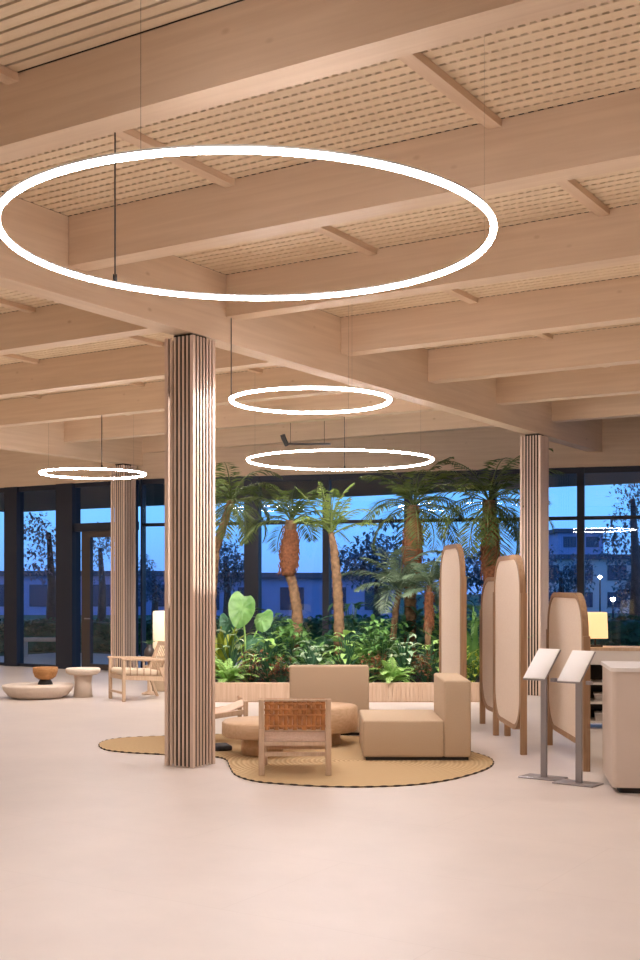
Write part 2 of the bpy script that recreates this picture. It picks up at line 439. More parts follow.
MB().bb(.84, 1.82, -.006, .006, .12, 2.58).build('door_pane', M['glass'], leaf)
MB().tube([(.76, -.05, 1.0), (.76, -.11, 1.0), (.9, -.11, 1.0)], .014).build('door_handle', M['steel'], leaf)
MB().bb(.44, .62, -.006, .006, .01, 2.70).build('side_pane', M['glass'], d)
MB().bb(.44, 1.92, -.006, .006, 2.86, ZT - .08).build('top_pane', M['glass'], d)
hd = MB().bb(-21, -14.9, YL - .1, YL + .1, ZT + .002, 4.6).build('trim_2', M['beam']); tag(hd, 'pale timber header above the entrance front at the left', 'trim', kind='structure')
# roof overhang outside
o = MB().bb(-28, 3, 17.6, 25.2, 3.86, 4.6)
ov = MB().prism([(-27, 17.45), (-14.6, 17.45), (2.5, 22.6), (2.5, 25.5), (-27, 25.5)], 3.86, 4.7).build('roof_overhang', M['soffit']); tag(ov, 'dark boarded roof overhang outside above the windows', 'roof', kind='structure')

# ------------------------------------------------------------------ ring lights
def ring_light(lab, a, b, z, r, cables, q):
    R = thing('pendant_ring_light', lab, 'pendant light', a, b, z, group='hanging ring lights')
    MB().lathe([(r - q, 0), (r - q * .8, -.008), (r - q * .3, -.020), (r + q * .3, -.020), (r + q * .8, -.008), (r + q, 0)], 128).build('diffuser', M['ring'], R)
    MB().lathe([(r - q - .0005, .0005), (r + q + .0005, .0005), (r + q + .0005, .010), (r - q - .0005, .010), (r - q - .0005, .0005)], 128).build('housing', M['white'], R)
    for ang, rad, top in cables:
        x, y = r * math.cos(ang), r * math.sin(ang)
        MB().tube([(x, y, .0105), (x, y, top - z)], rad, 8).build('suspension_cable', M['cable'], R)
    x, y = r * math.cos(cables[0][0]), r * math.sin(cables[0][0])
    MB().tube([(x, y, .0105), (x, y, .05)], .012, 10).build('cable_gland', M['cable'], R)
D = math.radians
ring_light('largest hanging ring light, nearest the viewer under the first cross beams', -.345, 5.73, 3.30, 1.17, [(D(132.5), .0045, 4.135), (D(-107.4), .0008, 4.525), (D(8), .0004, 4.525)], .015)
ring_light('small hanging ring light just right of the top of the large slatted column', fx(310.5, 11.14), 11.14, 3.365, .742, [(D(180), .005, 4.135), (D(60), .0008, 4.525), (D(-60), .0008, 4.135)], .02)
ring_light('wide low ring light hanging in front of the palm crowns', fx(340, 16.4), 16.4, 3.365, 1.27, [(D(86), .006, 4.135), (D(206), .0008, 4.525), (D(-34), .0008, 4.525)], .02)
ring_light('small ring light at the far left in front of the entrance', fx(93, 18.2), 18.2, 3.355, .79, [(D(-70), .006, 4.135), (D(48), .0008, 4.525), (D(160), .0008, 4.525)], .02)
# spot lamps; the downward grid is unseen, added to raise the overall light
def lamp(x, y, z, e, ang=150, r=.12, col=(1, .92, .82)):
    l = bpy.data.lights.new('downlight', 'SPOT'); l.energy = e; l.spot_size = math.radians(ang); l.spot_blend = .8; l.shadow_soft_size = r; l.color = col
    o = bpy.data.objects.new('downlight', l); COL.objects.link(o); o.location = (x, y, z)
    return o
E0 = 128
for x in (-19, -16.2, -12, -9.2, -4.7, -1.8):
    for y in (-1.3, 2.83, 6.97, 11.11, 15.25):
        lamp(x, y, 4.1, E0)

for a_, b_ in ((-2.2, 14.2), (-1.0, 14.0), (.2, 13.8), (1.4, 13.8), (2.4, 14.2)):      # unseen spots added to brighten the planting
    w_ = W(a_, b_); q_ = W(a_ * .9, 18.3, .6); o = lamp(w_.x, w_.y, 3.75, 300, 62, .1, (1, .93, .84)); o.name = 'plant_fill_spot'; o.rotation_euler = (q_ - Vector((w_.x, w_.y, 3.75))).to_track_quat('-Z', 'Y').to_euler()
o = lamp(-1.5, 8.9, 4.1, 1900, 19, .03, (1, .93, .87)); o.name = 'column_spotlight'; o.data.spot_blend = .12
o.rotation_euler = (Vector((-6.6, 8.6, 2.52)) - Vector((-1.5, 8.9, 4.1))).to_track_quat('-Z', 'Y').to_euler()
def up_fill(x, y, z, e):  # upward fill in mid-air without fixtures, added to brighten the ceiling
    o = lamp(x, y, z, e, 165, .35, (1, .91, .80)); o.name = 'ceiling_fill_spot'; o.data.name = 'ceiling_fill_spot'; o.rotation_euler = (PI, 0, 0)
for x in (-19, -15.8, -12, -8.8, -4.7, -1.6):
    for y in (-1.3, 2.8, 7.0, 11.1, 15.2):
        up_fill(x, y, 1.9, {-1.3: 3, 2.8: 9, 7.0: 23}.get(y, 46))

# ------------------------------------------------------------------ rug
rp = [(99, 746), (106, 750.5), (125, 753), (150, 754.5), (185, 756), (214, 757.5), (226, 760.5), (230, 768), (236, 776), (255, 782), (285, 785), (330, 787.5), (375, 787.5), (415, 785.5), (450, 780.5), (478, 773), (492, 766), (491, 759.5), (476, 754),
      (455, 749), (428, 743), (395, 739.5), (355, 737), (315, 735.5), (275, 735), (235, 734.5), (200, 736), (160, 737), (125, 738.5), (105, 741.5)]
pts = [Vector((fx(px, fb(py)), fb(py))) for px, py in rp]
def smooth_loop(P, k=6):
    n = len(P); out = []
    for i in range(n):
        p0, p1, p2, p3 = P[i - 1], P[i], P[(i + 1) % n], P[(i + 2) % n]
        for j in range(k):
            t = j / k
            out.append(.5 * ((2 * p1) + (p2 - p0) * t + (2 * p0 - 5 * p1 + 4 * p2 - p3) * t * t + (3 * p1 - p0 - 3 * p2 + p3) * t ** 3))
    return out
sp = smooth_loop(pts); rc = Vector((0.3, 11.0)); sp = [p - rc for p in sp]
rug = MB().prism([(p.x, p.y) for p in reversed(sp)][::-1], .001, .012).build('rug', M['jute']); at(rug, rc.x, rc.y)
tag(rug, 'large cloud-shaped woven jute rug under the lounge furniture', 'rug')
ep = [(p.x, p.y, .008) for p in smooth_loop(sp, 2)]
MB().tube(ep, [.008 if (i // 2) % 2 else .003 for i in range(len(ep))], 6, closed=True).build('edge_binding', M['stitch'], rug)
RZ = .0125

# ------------------------------------------------------------------ modular sofa blocks
s = thing('modular_sofa', 'beige corner sofa block with high backrest on its right side, front right of rug', 'sofa', .397, 11.0, RZ)
MB().rbox((.375, .5, .20), (.75, 1.0, .34), .02).build('seat', M['sofa'], s)
MB().rbox((.875, .5, .385), (.25, 1.0, .71), .02).build('backrest', M['sofa'], s)
MB().bb(.03, .98, .03, .97, 0, .031).build('plinth', M['dark'], s)
s = thing('modular_sofa', 'beige sofa block seen from behind its tall back, in front of the palms', 'sofa', -.33, 12.85, RZ)
MB().rbox((.43, .125, .39), (.86, .25, .72), .02).build('backrest', M['sofa'], s)
MB().rbox((.43, .62, .20), (.86, .73, .34), .02).build('seat', M['sofa'], s)
MB().bb(.03, .83, .03, .97, 0, .031).build('plinth', M['dark'], s)

# ------------------------------------------------------------------ low wooden coffee tables
def coffee(lab, a, b, r, h, th, rb):
    t = thing('coffee_table', lab, 'table', a, b, RZ, group='round wooden coffee tables')
    MB().lathe([(0, h - th), (r - .02, h - th), (r, h - th + .02), (r, h - .02), (r - .02, h), (0, h)], 56).build('tabletop', M['oakx'], t)
    MB().lathe([(0, 0), (rb, 0), (rb, h - th - .001), (0, h - th - .001)], 40).build('pedestal', M['oakx'], t)
coffee('lower round wooden coffee table, left of the leather-backed chair', fx(262, 11.45), 11.45, .385, .325, .15, .20)
coffee('taller round wooden coffee table, right behind the leather-backed chair', fx(321, 12.2), 12.2, .375, .395, .26, .20)

# ------------------------------------------------------------------ lounge chairs with woven leather back
def lounge_chair(lab, a, b, z, yaw):
    c = thing('lounge_chair', lab, 'chair', a, b, z, yaw)
    w = .285
    for sx in (-1, 1):
        l = MB(); l.bar((sx * w, .02, 0), (sx * w, .0, .40), .05, .05); l.bar((sx * w, .0, .385), (sx * w, -.04, .655), .045, .042); l.build('leg', M['ash'], c, .006)
        l = MB(); l.bar((sx * w, .60, 0), (sx * w, .60, .44), .05, .045); l.build('leg', M['ash'], c, .006)
        MB().bar((sx * w, .0, .25), (sx * w, .60, .33), .03, .05).build('side_rail', M['ash'], c, .004)
    MB().bar((-w, .012, .27), (w, .012, .27), .03, .035, (0, 1, 0)).build('stretcher', M['ash'], c)
    MB().bar((-w, .02, .18), (w, .02, .18), .03, .035, (0, 1, 0)).build('stretcher', M['ash'], c)
    MB().bar((-w, .60, .16), (w, .60, .16), .03, .035, (0, 1, 0)).build('stretcher', M['ash'], c)
    MB().tube([(-w - .02, -.04, .645), (w + .02, -.04, .645)], .014, 10).build('top_rail', M['ash'], c)
    MB().tube([(-w, .0, .385), (w, .0, .385)], .012, 10).build('lower_rail', M['ash'], c)
    # leather straps woven between the two rails
    bk = MB(); n = 13; W2 = w - .028
    for i in range(n):
        x = -W2 + (i + .5) * 2 * W2 / n; hw = W2 / n - .0006; ph = 1 if i % 2 else -1
        P = []
        for k in range(17):
            t = k / 16; z = .375 + t * .285; y = -.0 - .04 * t + .006 * ph * math.sin(t * PI * 6) - .014 * math.sin(t * PI)
            P.append((y, z))
        vs = []; fs = []
        for y, z in P: vs += [(x - hw, y - .003, z), (x + hw, y - .003, z), (x + hw, y + .003, z), (x - hw, y + .003, z)]
        for k in range(16):
            o = 4 * k
            for e in range(4): fs.append((o + e, o + (e + 1) % 4, o + 4 + (e + 1) % 4, o + 4 + e))
        bk.add(vs, fs, True)
    for k in range(1, 6):
        t = k / 6; z = .375 + t * .285
        if k == 2: continue
        P = []
        for i in range(2 * n + 1):
            x = -W2 + i * W2 / n; P.append((x, -.04 * t - .014 * math.sin(t * PI) + .008 * (1 if (i // 2 + k) % 2 else -1) * (.0 if i % 2 == 0 else 1), z))
        bk.tube(P, .011, 6)
    bk.build('woven_back', M['leather'], c)
    st = MB()
    prof = [(.0, .385), (.06, .335), (.2, .30), (.4, .33), (.58, .40), (.61, .41)]
    vs = []; fs = []; K = 12
    for y, z in prof:
        for k in range(K + 1): vs.append((-W2 + 2 * W2 * k / K, y + .015, z + (.004 if k % 2 else -.004)))
    for i in range(len(prof) - 1):
        for k in range(K): fs.append((i * (K + 1) + k, i * (K + 1) + k + 1, (i + 1) * (K + 1) + k + 1, (i + 1) * (K + 1) + k))
    st.add(vs, fs, True); so = st.build('sling_seat', M['sling'], c)
    md = so.modifiers.new('thick', 'SOLIDIFY'); md.thickness = .014
    b2 = MB()
    for k in range(9):
        z = .285 + k * .0115
        b2.tube([(-W2, .028 - k * .002, z)] + [(-W2 + 2 * W2 * i / 10, .028 - k * .002 + .004 * (1 if (i + k) % 2 else -1), z) for i in range(1, 10)] + [(W2, .028 - k * .002, z)], .0068, 6)
    b2.build('rope_apron', M['sling'], c)
    return c
lounge_chair('low wooden chair with woven cognac leather back, seen from behind on the rug', fx(295, 10.13), 10.13, RZ, 0)
lounge_chair('wooden chair mostly hidden behind the large slatted column', -1.40, 12.35, RZ, math.radians(-80))
th = MB(); th.rbox((0, 0, 0), (.2, .26, .05), .02); t = th.build('folded_throw', M['fabricbw']); at(t, fx(222, 12.0), 11.75, RZ + .026, .3); tag(t, 'dark folded throw on the rug just right of the large column', 'throw')

# ------------------------------------------------------------------ rounded screens
def rrect(w, h, r, n=8, z0=0):
    P = []
    for cx, cz, a in ((w - r, z0 + h - r, 0), (r, z0 + h - r, 90), (r, z0 + r, 180), (w - r, z0 + r, 270)):
        for i in range(n + 1):
            t = math.radians(a + 90 * i / n); P.append((cx + r * math.cos(t), cz + r * math.sin(t)))
    return P
def screen(lab, A, B, top, legs=True, r=.36, z0=.2):
    A, B = Vector(A), Vector(B); dv = B - A; L = dv.length; yaw = math.atan2(dv.y, dv.x)
    s = thing('rounded_screen', lab, 'screen', A.x, A.y, 0, yaw, 'rounded room screens')
    th = .055
    out = rrect(L - .1, top - z0, r, 10, z0); inn = rrect(L - .20, top - z0 - .10, r - .05, 10, z0 + .05); inn = [(x + .05, z) for x, z in inn]
    n = len(out); vs = []; fs = []
    for y in (-th / 2, th / 2):
        vs += [(x + .05, y, z) for x, z in out] + [(x + .05, y, z) for x, z in inn]
    for i in range(n):
        j = (i + 1) % n
        fs += [(i, j, n + j, n + i), (2 * n + j, 2 * n + i, 3 * n + i, 3 * n + j), (j, i, 2 * n + i, 2 * n + j), (n + i, n + j, 3 * n + j, 3 * n + i)]
    MB().add(vs, fs).build('frame', M['oak'], s)
    vs = [(x + .05, y, z) for y in (-.02, .02) for x, z in inn]
    MB().add(vs, [tuple(range(n)), tuple(reversed(range(n, 2 * n)))] + [(i + n, (i + 1) % n + n, (i + 1) % n, i) for i in range(n)]).build('fabric_panel', M['linen'], s)
    for x in (.024, L - .024):
        MB().bb(x - .024, x + .024, -.03, .03, 0, top - r - .02).build('leg', M['oak'], s)
screen('tallest rounded screen of linen in wood, standing behind the corner sofa', (fx(441.5, 14.6), 14.6), (fx(464, 13.2), 13.2), 2.11)
screen('rounded screen half hidden behind the tall one at its right, beside the planter', (fx(482, 14.1), 14.1), (fx(508, 12.9), 12.9), 1.73)
screen('tall rounded screen in front of the far right column', (fx(495.5, 13.0), 13.0), (fx(524, 11.45), 11.45), 1.94)
screen('short wide rounded screen behind the two information stands', (fx(549, 12.2), 12.2), (fx(587, 10.42), 10.42), 1.565)

# ------------------------------------------------------------------ information stands
def stand(lab, px, b):
    ph = math.radians(-37)
    s = thing('information_stand', lab, 'lectern', fx(px, b), b, 0, ph, 'sloping information stands')
    MB().rbox((-.02, .02, .006), (.36, .22, .010), .003, 1).build('base_plate', M['steel'], s)
    MB().bb(-.026, .026, -.012, .012, .012, .84).build('post', M['steel'], s)
    T = Matrix.Translation((-.085, -.02, .84)) @ Matrix.Rotation(math.radians(39), 4, 'X')
    MB().rbox((0, .19, -.012), (.21, .39, .012), .003, 1, T).build('backing_tray', M['steel'], s)
    MB().rbox((0, .19, .001), (.20, .38, .010), .003, 1, T).build('board', M['paper'], s)
    MB().box((.085, .012, .835), (.04, .05, .03)).build('bracket', M['steel'], s)
stand('sloping white information board on a slim steel post, the left one of two', 544, 10.05)
stand('sloping white information board on a slim steel post, the one nearer the desk', 579, 9.75)

# ------------------------------------------------------------------ reception desk at the right edge
s = thing('reception_desk', 'beige reception desk with pale top cut by the right edge', 'desk', fx(612.5, 9.3), 9.3, 0, math.radians(-8))
def rr(x0, x1, y0, y1, r, n=6):
    P = []
    for cx, cy, a in ((x1 - r, y1 - r, 0), (x0 + r, y1 - r, 90), (x0 + r, y0 + r, 180), (x1 - r, y0 + r, 270)):
        for i in range(n + 1):
            t = math.radians(a + 90 * i / n); P.append((cx + r * math.cos(t), cy + r * math.sin(t)))
    return P
MB().prism(rr(0, 1.8, 0, .85, .035), .05, .955).build('body', M['desk'], s)
MB().prism(rr(-.012, 1.812, -.012, .862, .04), .956, .985).build('worktop', M['desktop'], s)
MB().prism(rr(.06, 1.74, .06, .79, .03), 0, .0495).build('plinth', M['dark'], s)

# ------------------------------------------------------------------ sideboard, lamp by the right window
s = thing('open_sideboard', 'long open sideboard with shelves behind the reception desk', 'sideboard', fx(583, 13.6), 13.6, 0, math.radians(-12))
MB().bb(0, 2.4, 0, .5, .89, .925).build('top_board', M['ash'], s)
MB().bb(.0, 2.4, .004, .03, .73, .889).build('apron', M['desktop'], s)
for z in (.06, .28, .50): MB().bb(.04, 2.36, .02, .48, z, z + .025).build('shelf', M['desktop'], s)
for x in (0, 1.2, 2.37): MB().bb(x, x + .03, .02, .49, 0, .889).build('upright', M['ash'], s)
MB().bb(.03, 2.37, .465, .49, .06, .889).build('back_panel', M['dark'], s)
sb = Vector((fx(583, 13.6), 13.6)); cy, sy = math.cos(math.radians(-12)), math.sin(math.radians(-12))
def onsb(x, y): return sb.x + x * cy - y * sy, sb.y + x * sy + y * cy
k = 0
for (x, y, z, h, lab) in ((.14, .2, .085, .1, 'stack of pale printed booklets on the lowest shelf behind the desk'), (.14, .2, .305, .11, 'stack of pale printed booklets on the middle shelf behind the desk')):
    a, b = onsb(x + .1, y); o = MB()
    for q in range(5): o.rbox((random.uniform(-.01, .01), random.uniform(-.01, .01), .008 + q * .018), (.22, .28, .015), .003, 1)
    o = o.build('booklet_stack', M['mag']); at(o, a, b, z + .0005, -.2); tag(o, lab, 'booklets')
a, b = onsb(.14, .2)
l = thing('table_lamp', 'small table lamp with glowing yellow square shade on the sideboard', 'lamp', a, b, .9255, .0)
MB().bb(-.07, .07, -.07, .07, 0, .02).build('base', M['dark'], l)
MB().tube([(0, 0, .02), (0, 0, .12)], .012).build('stem', M['dark'], l)
sh = MB(); q0, q1 = .12, .11
sh.add([(-q0, -q0, .10), (q0, -q0, .10), (q0, q0, .10), (-q0, q0, .10), (-q1, -q1, .40), (q1, -q1, .40), (q1, q1, .40), (-q1, q1, .40)], [(0, 1, 5, 4), (1, 2, 6, 5), (2, 3, 7, 6), (3, 0, 4, 7), (4, 5, 6, 7)])
sh.build('lamp_shade', M['shade'], l)

# ------------------------------------------------------------------ far left: stone tables, bowl, armchair, lantern
b = 17.4
s = thing('low_stone_table', 'wide low pale stone table with rounded underside, carrying the wooden bowl', 'table', fx(38, b), b)
MB().lathe([(0, 0), (.36, 0), (.43, .04), (.49, .11), (.515, .17), (.505, .19), (0, .19)], 48).build('tabletop', M['stone'], s)
s = thing('wooden_bowl', 'turned wooden bowl on a dark foot, standing on the low stone table', 'bowl', fx(44.5, b), b + .05, .1905)
MB().lathe([(0, .08), (.10, .075), (.15, .11), (.178, .18), (.183, .25), (.17, .25), (.155, .19), (.11, .13), (0, .11)], 40).build('basin', M['bowl'], s)
MB().lathe([(0, 0), (.11, 0), (.10, .03), (.07, .08), (0, .08)], 32).build('foot', M['dark'], s)
s = thing('pedestal_table', 'taller pale stone pedestal table right of the low one', 'table', fx(83, 17.5), 17.5, group='pale stone tables')
MB().lathe([(0, .33), (.20, .33), (.25, .36), (.255, .41), (.24, .425), (0, .425)], 44).build('tabletop', M['stone'], s)
MB().lathe([(0, 0), (.14, 0), (.12, .2), (.14, .329), (0, .329)], 36).build('pedestal', M['stone'], s)

b = 17.15
c = thing('wooden_armchair', 'wooden spindle armchair with cream seat cushion in front of the far left column', 'chair', fx(137, b), b, 0, math.radians(-62))
# built facing its own -y
w, dp = .30, .30
for sx in (-1, 1):
    MB().bar((sx * w, -dp, 0), (sx * w, -dp, .60), .045, .045).build('leg', M['ash'], c, .005)
    MB().bar((sx * w, dp + .12, 0), (sx * w, dp - .06, .46), .045, .04).build('leg', M['ash'], c, .005)
    MB().bar((sx * w, -dp - .04, .60), (sx * w, dp + .08, .57), .06, .03).build('armrest', M['ash'], c, .005)
    sp_ = MB()
    for i in range(1, 6): sp_.tube([(sx * w, -dp + i * .1, .36), (sx * w, -dp + i * .1, .585)], .009, 6)
    sp_.build('arm_spindles', M['ash'], c)
    MB().bar((sx * w, -dp, .34), (sx * w, dp, .30), .03, .06).build('side_rail', M['ash'], c)
MB().bar((-w, -dp, .34), (w, -dp, .34), .03, .06, (0, 1, 0)).build('front_rail', M['ash'], c)
MB().bar((-w, -dp, .12), (w, -dp, .12), .03, .03, (0, 1, 0)).build('stretcher', M['ash'], c)
T = Matrix.Translation((0, 0, .395)) @ Matrix.Rotation(math.radians(-4), 4, 'X')
MB().rbox((0, -.02, 0), (.54, .58, .09), .035, 3, T).build('seat_cushion', M['cushion'], c)
bk = MB()
for x in (-w + .03, w - .03): bk.bar((x, dp - .04, .36), (x, dp + .14, .80), .04, .04)
for i in range(7): bk.tube([(-.2 + i * .0667, dp - .02, .38), (-.2 + i * .0667, dp + .13, .77)], .009, 6)
bk.bar((-w, dp + .14, .79), (w, dp + .14, .79), .035, .06, (0, 1, 0)); bk.build('backrest', M['ash'], c)

s = thing('side_table', 'low pale side table behind the wooden armchair, carrying the paper lantern', 'table', fx(167, 18.6), 18.6)
MB().rbox((0, 0, .50), (.62, .55, .04), .012, 2).build('tabletop', M['desktop'], s)
MB().rbox((0, 0, .241), (.5, .44, .48), .02, 2).build('plinth', M['sofa'], s)
s = thing('paper_lantern', 'tall glowing cream paper lantern partly hidden behind the large column', 'lamp', fx(168, 18.6), 18.6, .5205)
MB().lathe([(.0, 0), (.16, 0), (.16, .025), (0, .025)], 32).build('base', M['ash'], s)
MB().lathe([(.20, .026), (.235, .05), (.235, .70), (.22, .72), (0, .72)], 36).build('lamp_shade', M['lantern'], s)
s = thing('plant_stand', 'narrow round wooden stand under the small dark vase behind the armchair', 'stand', fx(149.5, 17.92), 17.92)
MB().lathe([(0, .50), (.13, .50), (.135, .51), (.135, .525), (0, .53)], 24).build('top_disc', M['ash'], s)
MB().lathe([(0, 0), (.12, 0), (.12, .02), (.035, .05), (.03, .499), (0, .499)], 24).build('pedestal', M['ash'], s)
s = thing('clay_vase', 'small dark clay vase with a leafy sprig left of the paper lantern', 'vase', fx(149.5, 17.92), 17.92, 0)
MB().lathe([(0, .531), (.05, .531), (.085, .60), (.07, .68), (.035, .72), (.045, .75), (.03, .75), (0, .7)], 28).build('vase_body', M['pot'], s)

# ------------------------------------------------------------------ planter
PA0, PA1, PB0, PB1, PH = -1.98, 2.75, 16.7, 20.55, .27
cxp, cyp = (PA0 + PA1) / 2, 18.5
s = thing('raised_planter', 'long low planter clad in vertical timber boards, full of palms', 'planter', cxp, cyp, 0, 0)
hx = (PA1 - PA0) / 2; y0, y1 = PB0 - cyp, PB1 - cyp - .2
out = rr(-hx, hx, y0, y1, .3, 8); inn = rr(-hx + .09, hx - .09, y0 + .09, y1 - .09, .24, 8); n = len(out)
vs = [(x, y, z) for z in (.0, PH) for x, y in out] + [(x, y, z) for z in (.0, PH) for x, y in inn]; fs = []
for i in range(n):
    j = (i + 1) % n
    fs += [(i, j, n + j, n + i), (2 * n + j, 2 * n + i, 3 * n + i, 3 * n + j), (n + i, n + j, 3 * n + j, 3 * n + i)]
MB().add(vs, fs).build('wall_cladding', M['planter'], s)
bd = MB(); q = -hx + .3
while q < hx - .3: bd.bb(q, q + .052, y0 - .012, y0 - .0005, .015, PH - .012); q += .06
bd.build('cladding_boards', M['planter'], s)
MB().prism(inn, .02, PH - .05).build('soil_bed', M['soil'], s)
SOIL = PH - .05

# ------------------------------------------------------------------ plants
def path_dirs(base, az, el, L, droop, n):
    P = [Vector(base)]; e = el
    for i in range(n):
        t = (i + .5) / n; ee = el - droop * t ** 1.3
        P.append(P[-1] + Vector((math.cos(az) * math.cos(ee), math.sin(az) * math.cos(ee), math.sin(ee))) * (L / n))
    return P
def leaf(mb, base, az, el, L, wd, droop=.9, n=6, fold=.25, peak=.75):
    P = path_dirs(base, az, el, L, droop, n); sd = Vector((-math.sin(az), math.cos(az), 0)); vs = []; fs = []
    for i, p in enumerate(P):
        t = i / n; w = wd / 2 * math.sin(PI * min(1, max(0, t)) ** peak) ** .8 if 0 < t < 1 else .002
        up = Vector((0, 0, 1)) * w * fold
        vs += [p - sd * w + up, p, p + sd * w + up]
    for i in range(n):
        o = 3 * i; fs += [(o, o + 1, o + 4, o + 3), (o + 1, o + 2, o + 5, o + 4)]
    mb.add(vs, fs, True)
def frond(mb, base, az, el, L, droop, lf, n=12, per=3, wd=.03, start=.15, hang=.3):
    P = path_dirs(base, az, el, L, droop, n); mb.tube(P, [.012 * (1 - .8 * i / n) + .003 for i in range(n + 1)], 4, cap=False)
    m = n * per; sd0 = Vector((-math.sin(az), math.cos(az), 0))
    for k in range(m):
        t = start + (1 - start) * k / m; i = min(n - 1, int(t * n)); p = P[i].lerp(P[i + 1], t * n - i); d = (P[i + 1] - P[i]).normalized()
        ll = lf * (math.sin(PI * (.12 + .86 * t)) ** .7) * random.uniform(.85, 1.1)
        for sgn in (-1, 1):
            q = (sd0 * sgn + d * .65 + Vector((0, 0, random.uniform(-hang, .12)))).normalized(); e = q.cross(Vector((0, 0, 1)))
            if e.length < .1: continue
            e = d * .5 + e.normalized() * .2; e = e.normalized() * wd / 2
            a = p; b_ = p + q * ll * .5 - Vector((0, 0, .03 * ll)); c_ = p + q * ll - Vector((0, 0, hang * ll * .6))
            mb.add([a, b_ - e, b_ + e, c_], [(0, 1, 2), (1, 3, 2)], False)

def palm(lab, b, trunk, rads, sheath, n, L, lf, mt, elr=(85, -25), droop=(60, 120), name='palm_tree', wd=.034, per=3):
    bx = trunk[0][0]
    pz = lambda py: CAMZ + (HZ - py) / F * b
    r = thing(name, lab, 'palm', fx(bx, b), b, SOIL - .02)
    z0 = SOIL - .02
    P = [Vector((fx(px, b) - fx(bx, b), 0.03 * i, pz(py) - z0)) for i, (px, py) in enumerate(trunk)]
    P[0].z = 0
    # refine and give the bark its rings
    Q, R = [], []
    for i in range(len(P) - 1):
        for k in range(8):
            t = k / 8; Q.append(P[i].lerp(P[i + 1], t)); R.append((rads[i] * (1 - t) + rads[i + 1] * t) * (1.10 if k % 2 else .94))
    Q.append(P[-1]); R.append(rads[-1])
    MB().tube(Q, R, 12).build('trunk', M['trunk'], r)
    if sheath:
        (p0, p1, rmax) = sheath; mb = MB(); S = []; RR = []
        A = Vector((fx(p0[0], b) - fx(bx, b), .05, pz(p0[1]) - z0)); Bv = Vector((fx(p1[0], b) - fx(bx, b), .06, pz(p1[1]) - z0))
        for k in range(13):
            t = k / 12; S.append(A.lerp(Bv, t)); RR.append((.05 + (rmax - .05) * math.sin(PI * (.08 + .84 * t)) ** .6) * (1.08 if k % 2 else .93))
        mb.tube(S, RR, 14)
        for k in range(90):
            t = random.random(); az = random.uniform(0, 2 * PI); c = A.lerp(Bv, t); rr_ = rmax * .9
            p = c + Vector((math.cos(az) * rr_, math.sin(az) * rr_, 0)); mb.bar(p, p + Vector((math.cos(az) * .03, math.sin(az) * .03, random.choice((-1, 1)) * .11)), .012, .008)
        mb.build('fibrous_sheath', M['fibre'], r)
    cr = MB(); top = P[-1]
    for i in range(n):
        t = i / n; az = i * 2.399 + random.uniform(-.2, .2); el = math.radians(elr[0] + (elr[1] - elr[0]) * t)
        frond(cr, top + Vector((0, 0, -.06 * t)), az, el, L * random.uniform(.8, 1.1), math.radians(random.uniform(*droop)), lf, wd=wd, per=per)
    cr.build('crown', M[mt], r)
    return r
palm('palm with thick brown sheath and leaning bare trunk, left of the pair in the middle', 18.6, [(298, 640), (297, 610), (293, 585), (288, 570), (291, 520)], [.095, .085, .075, .08, .09], ((288, 576), (291, 530), .15), 15, 1.0, .30, 'palm', (80, 0), (50, 100), per=2, wd=.03)
palm('slender palm with upright yellow-green fronds, in the middle of the planter', 18.2, [(339, 660), (339, 620), (337, 580), (334, 548), (331, 532)], [.08, .08, .075, .06, .04], None, 9, .92, .20, 'palmy', (88, 30), (10, 80), wd=.026, per=2)
palm('palm with reddish sheath standing left behind the tallest rounded screen', 19.0, [(410, 650), (410, 620), (411, 590), (413, 560), (414, 505)], [.11, .10, .09, .10, .10], ((412, 575), (414, 518), .165), 20, 1.2, .34, 'palm', (80, -20), (60, 120), per=2)
palm('palm with dark drooping crown behind the rounded screens and the far right column', 18.8, [(492, 650), (492, 620), (492, 590), (491, 560), (490, 500)], [.11, .10, .10, .10, .10], ((491, 585), (491, 522), .15), 24, 1.3, .38, 'palm', (75, -35), (70, 130), per=2)
palm('palm leaning out from behind the large slatted column, left of the others', 18.95, [(211, 650), (211, 600), (215, 550), (231, 500)], [.09, .08, .07, .06], None, 18, 1.0, .30, 'palm', (75, -30), (60, 130), per=2, wd=.03)
palm('small young palm left of the tallest rounded screen', 17.7, [(428, 668), (428, 640), (429, 615), (430, 585)], [.045, .045, .05, .04], ((429, 628), (430, 592), .055), 13, .62, .22, 'palmg', (85, 5), (40, 110), name='young_palm', wd=.022)
palm('grey-green arching palm low between the middle trunks and the reddish palm', 18.5, [(392, 668), (393, 640), (396, 610), (400, 590)], [.05, .05, .05, .04], None, 16, 1.05, .30, 'palmg', (85, 20), (60, 130), name='young_palm', wd=.024)

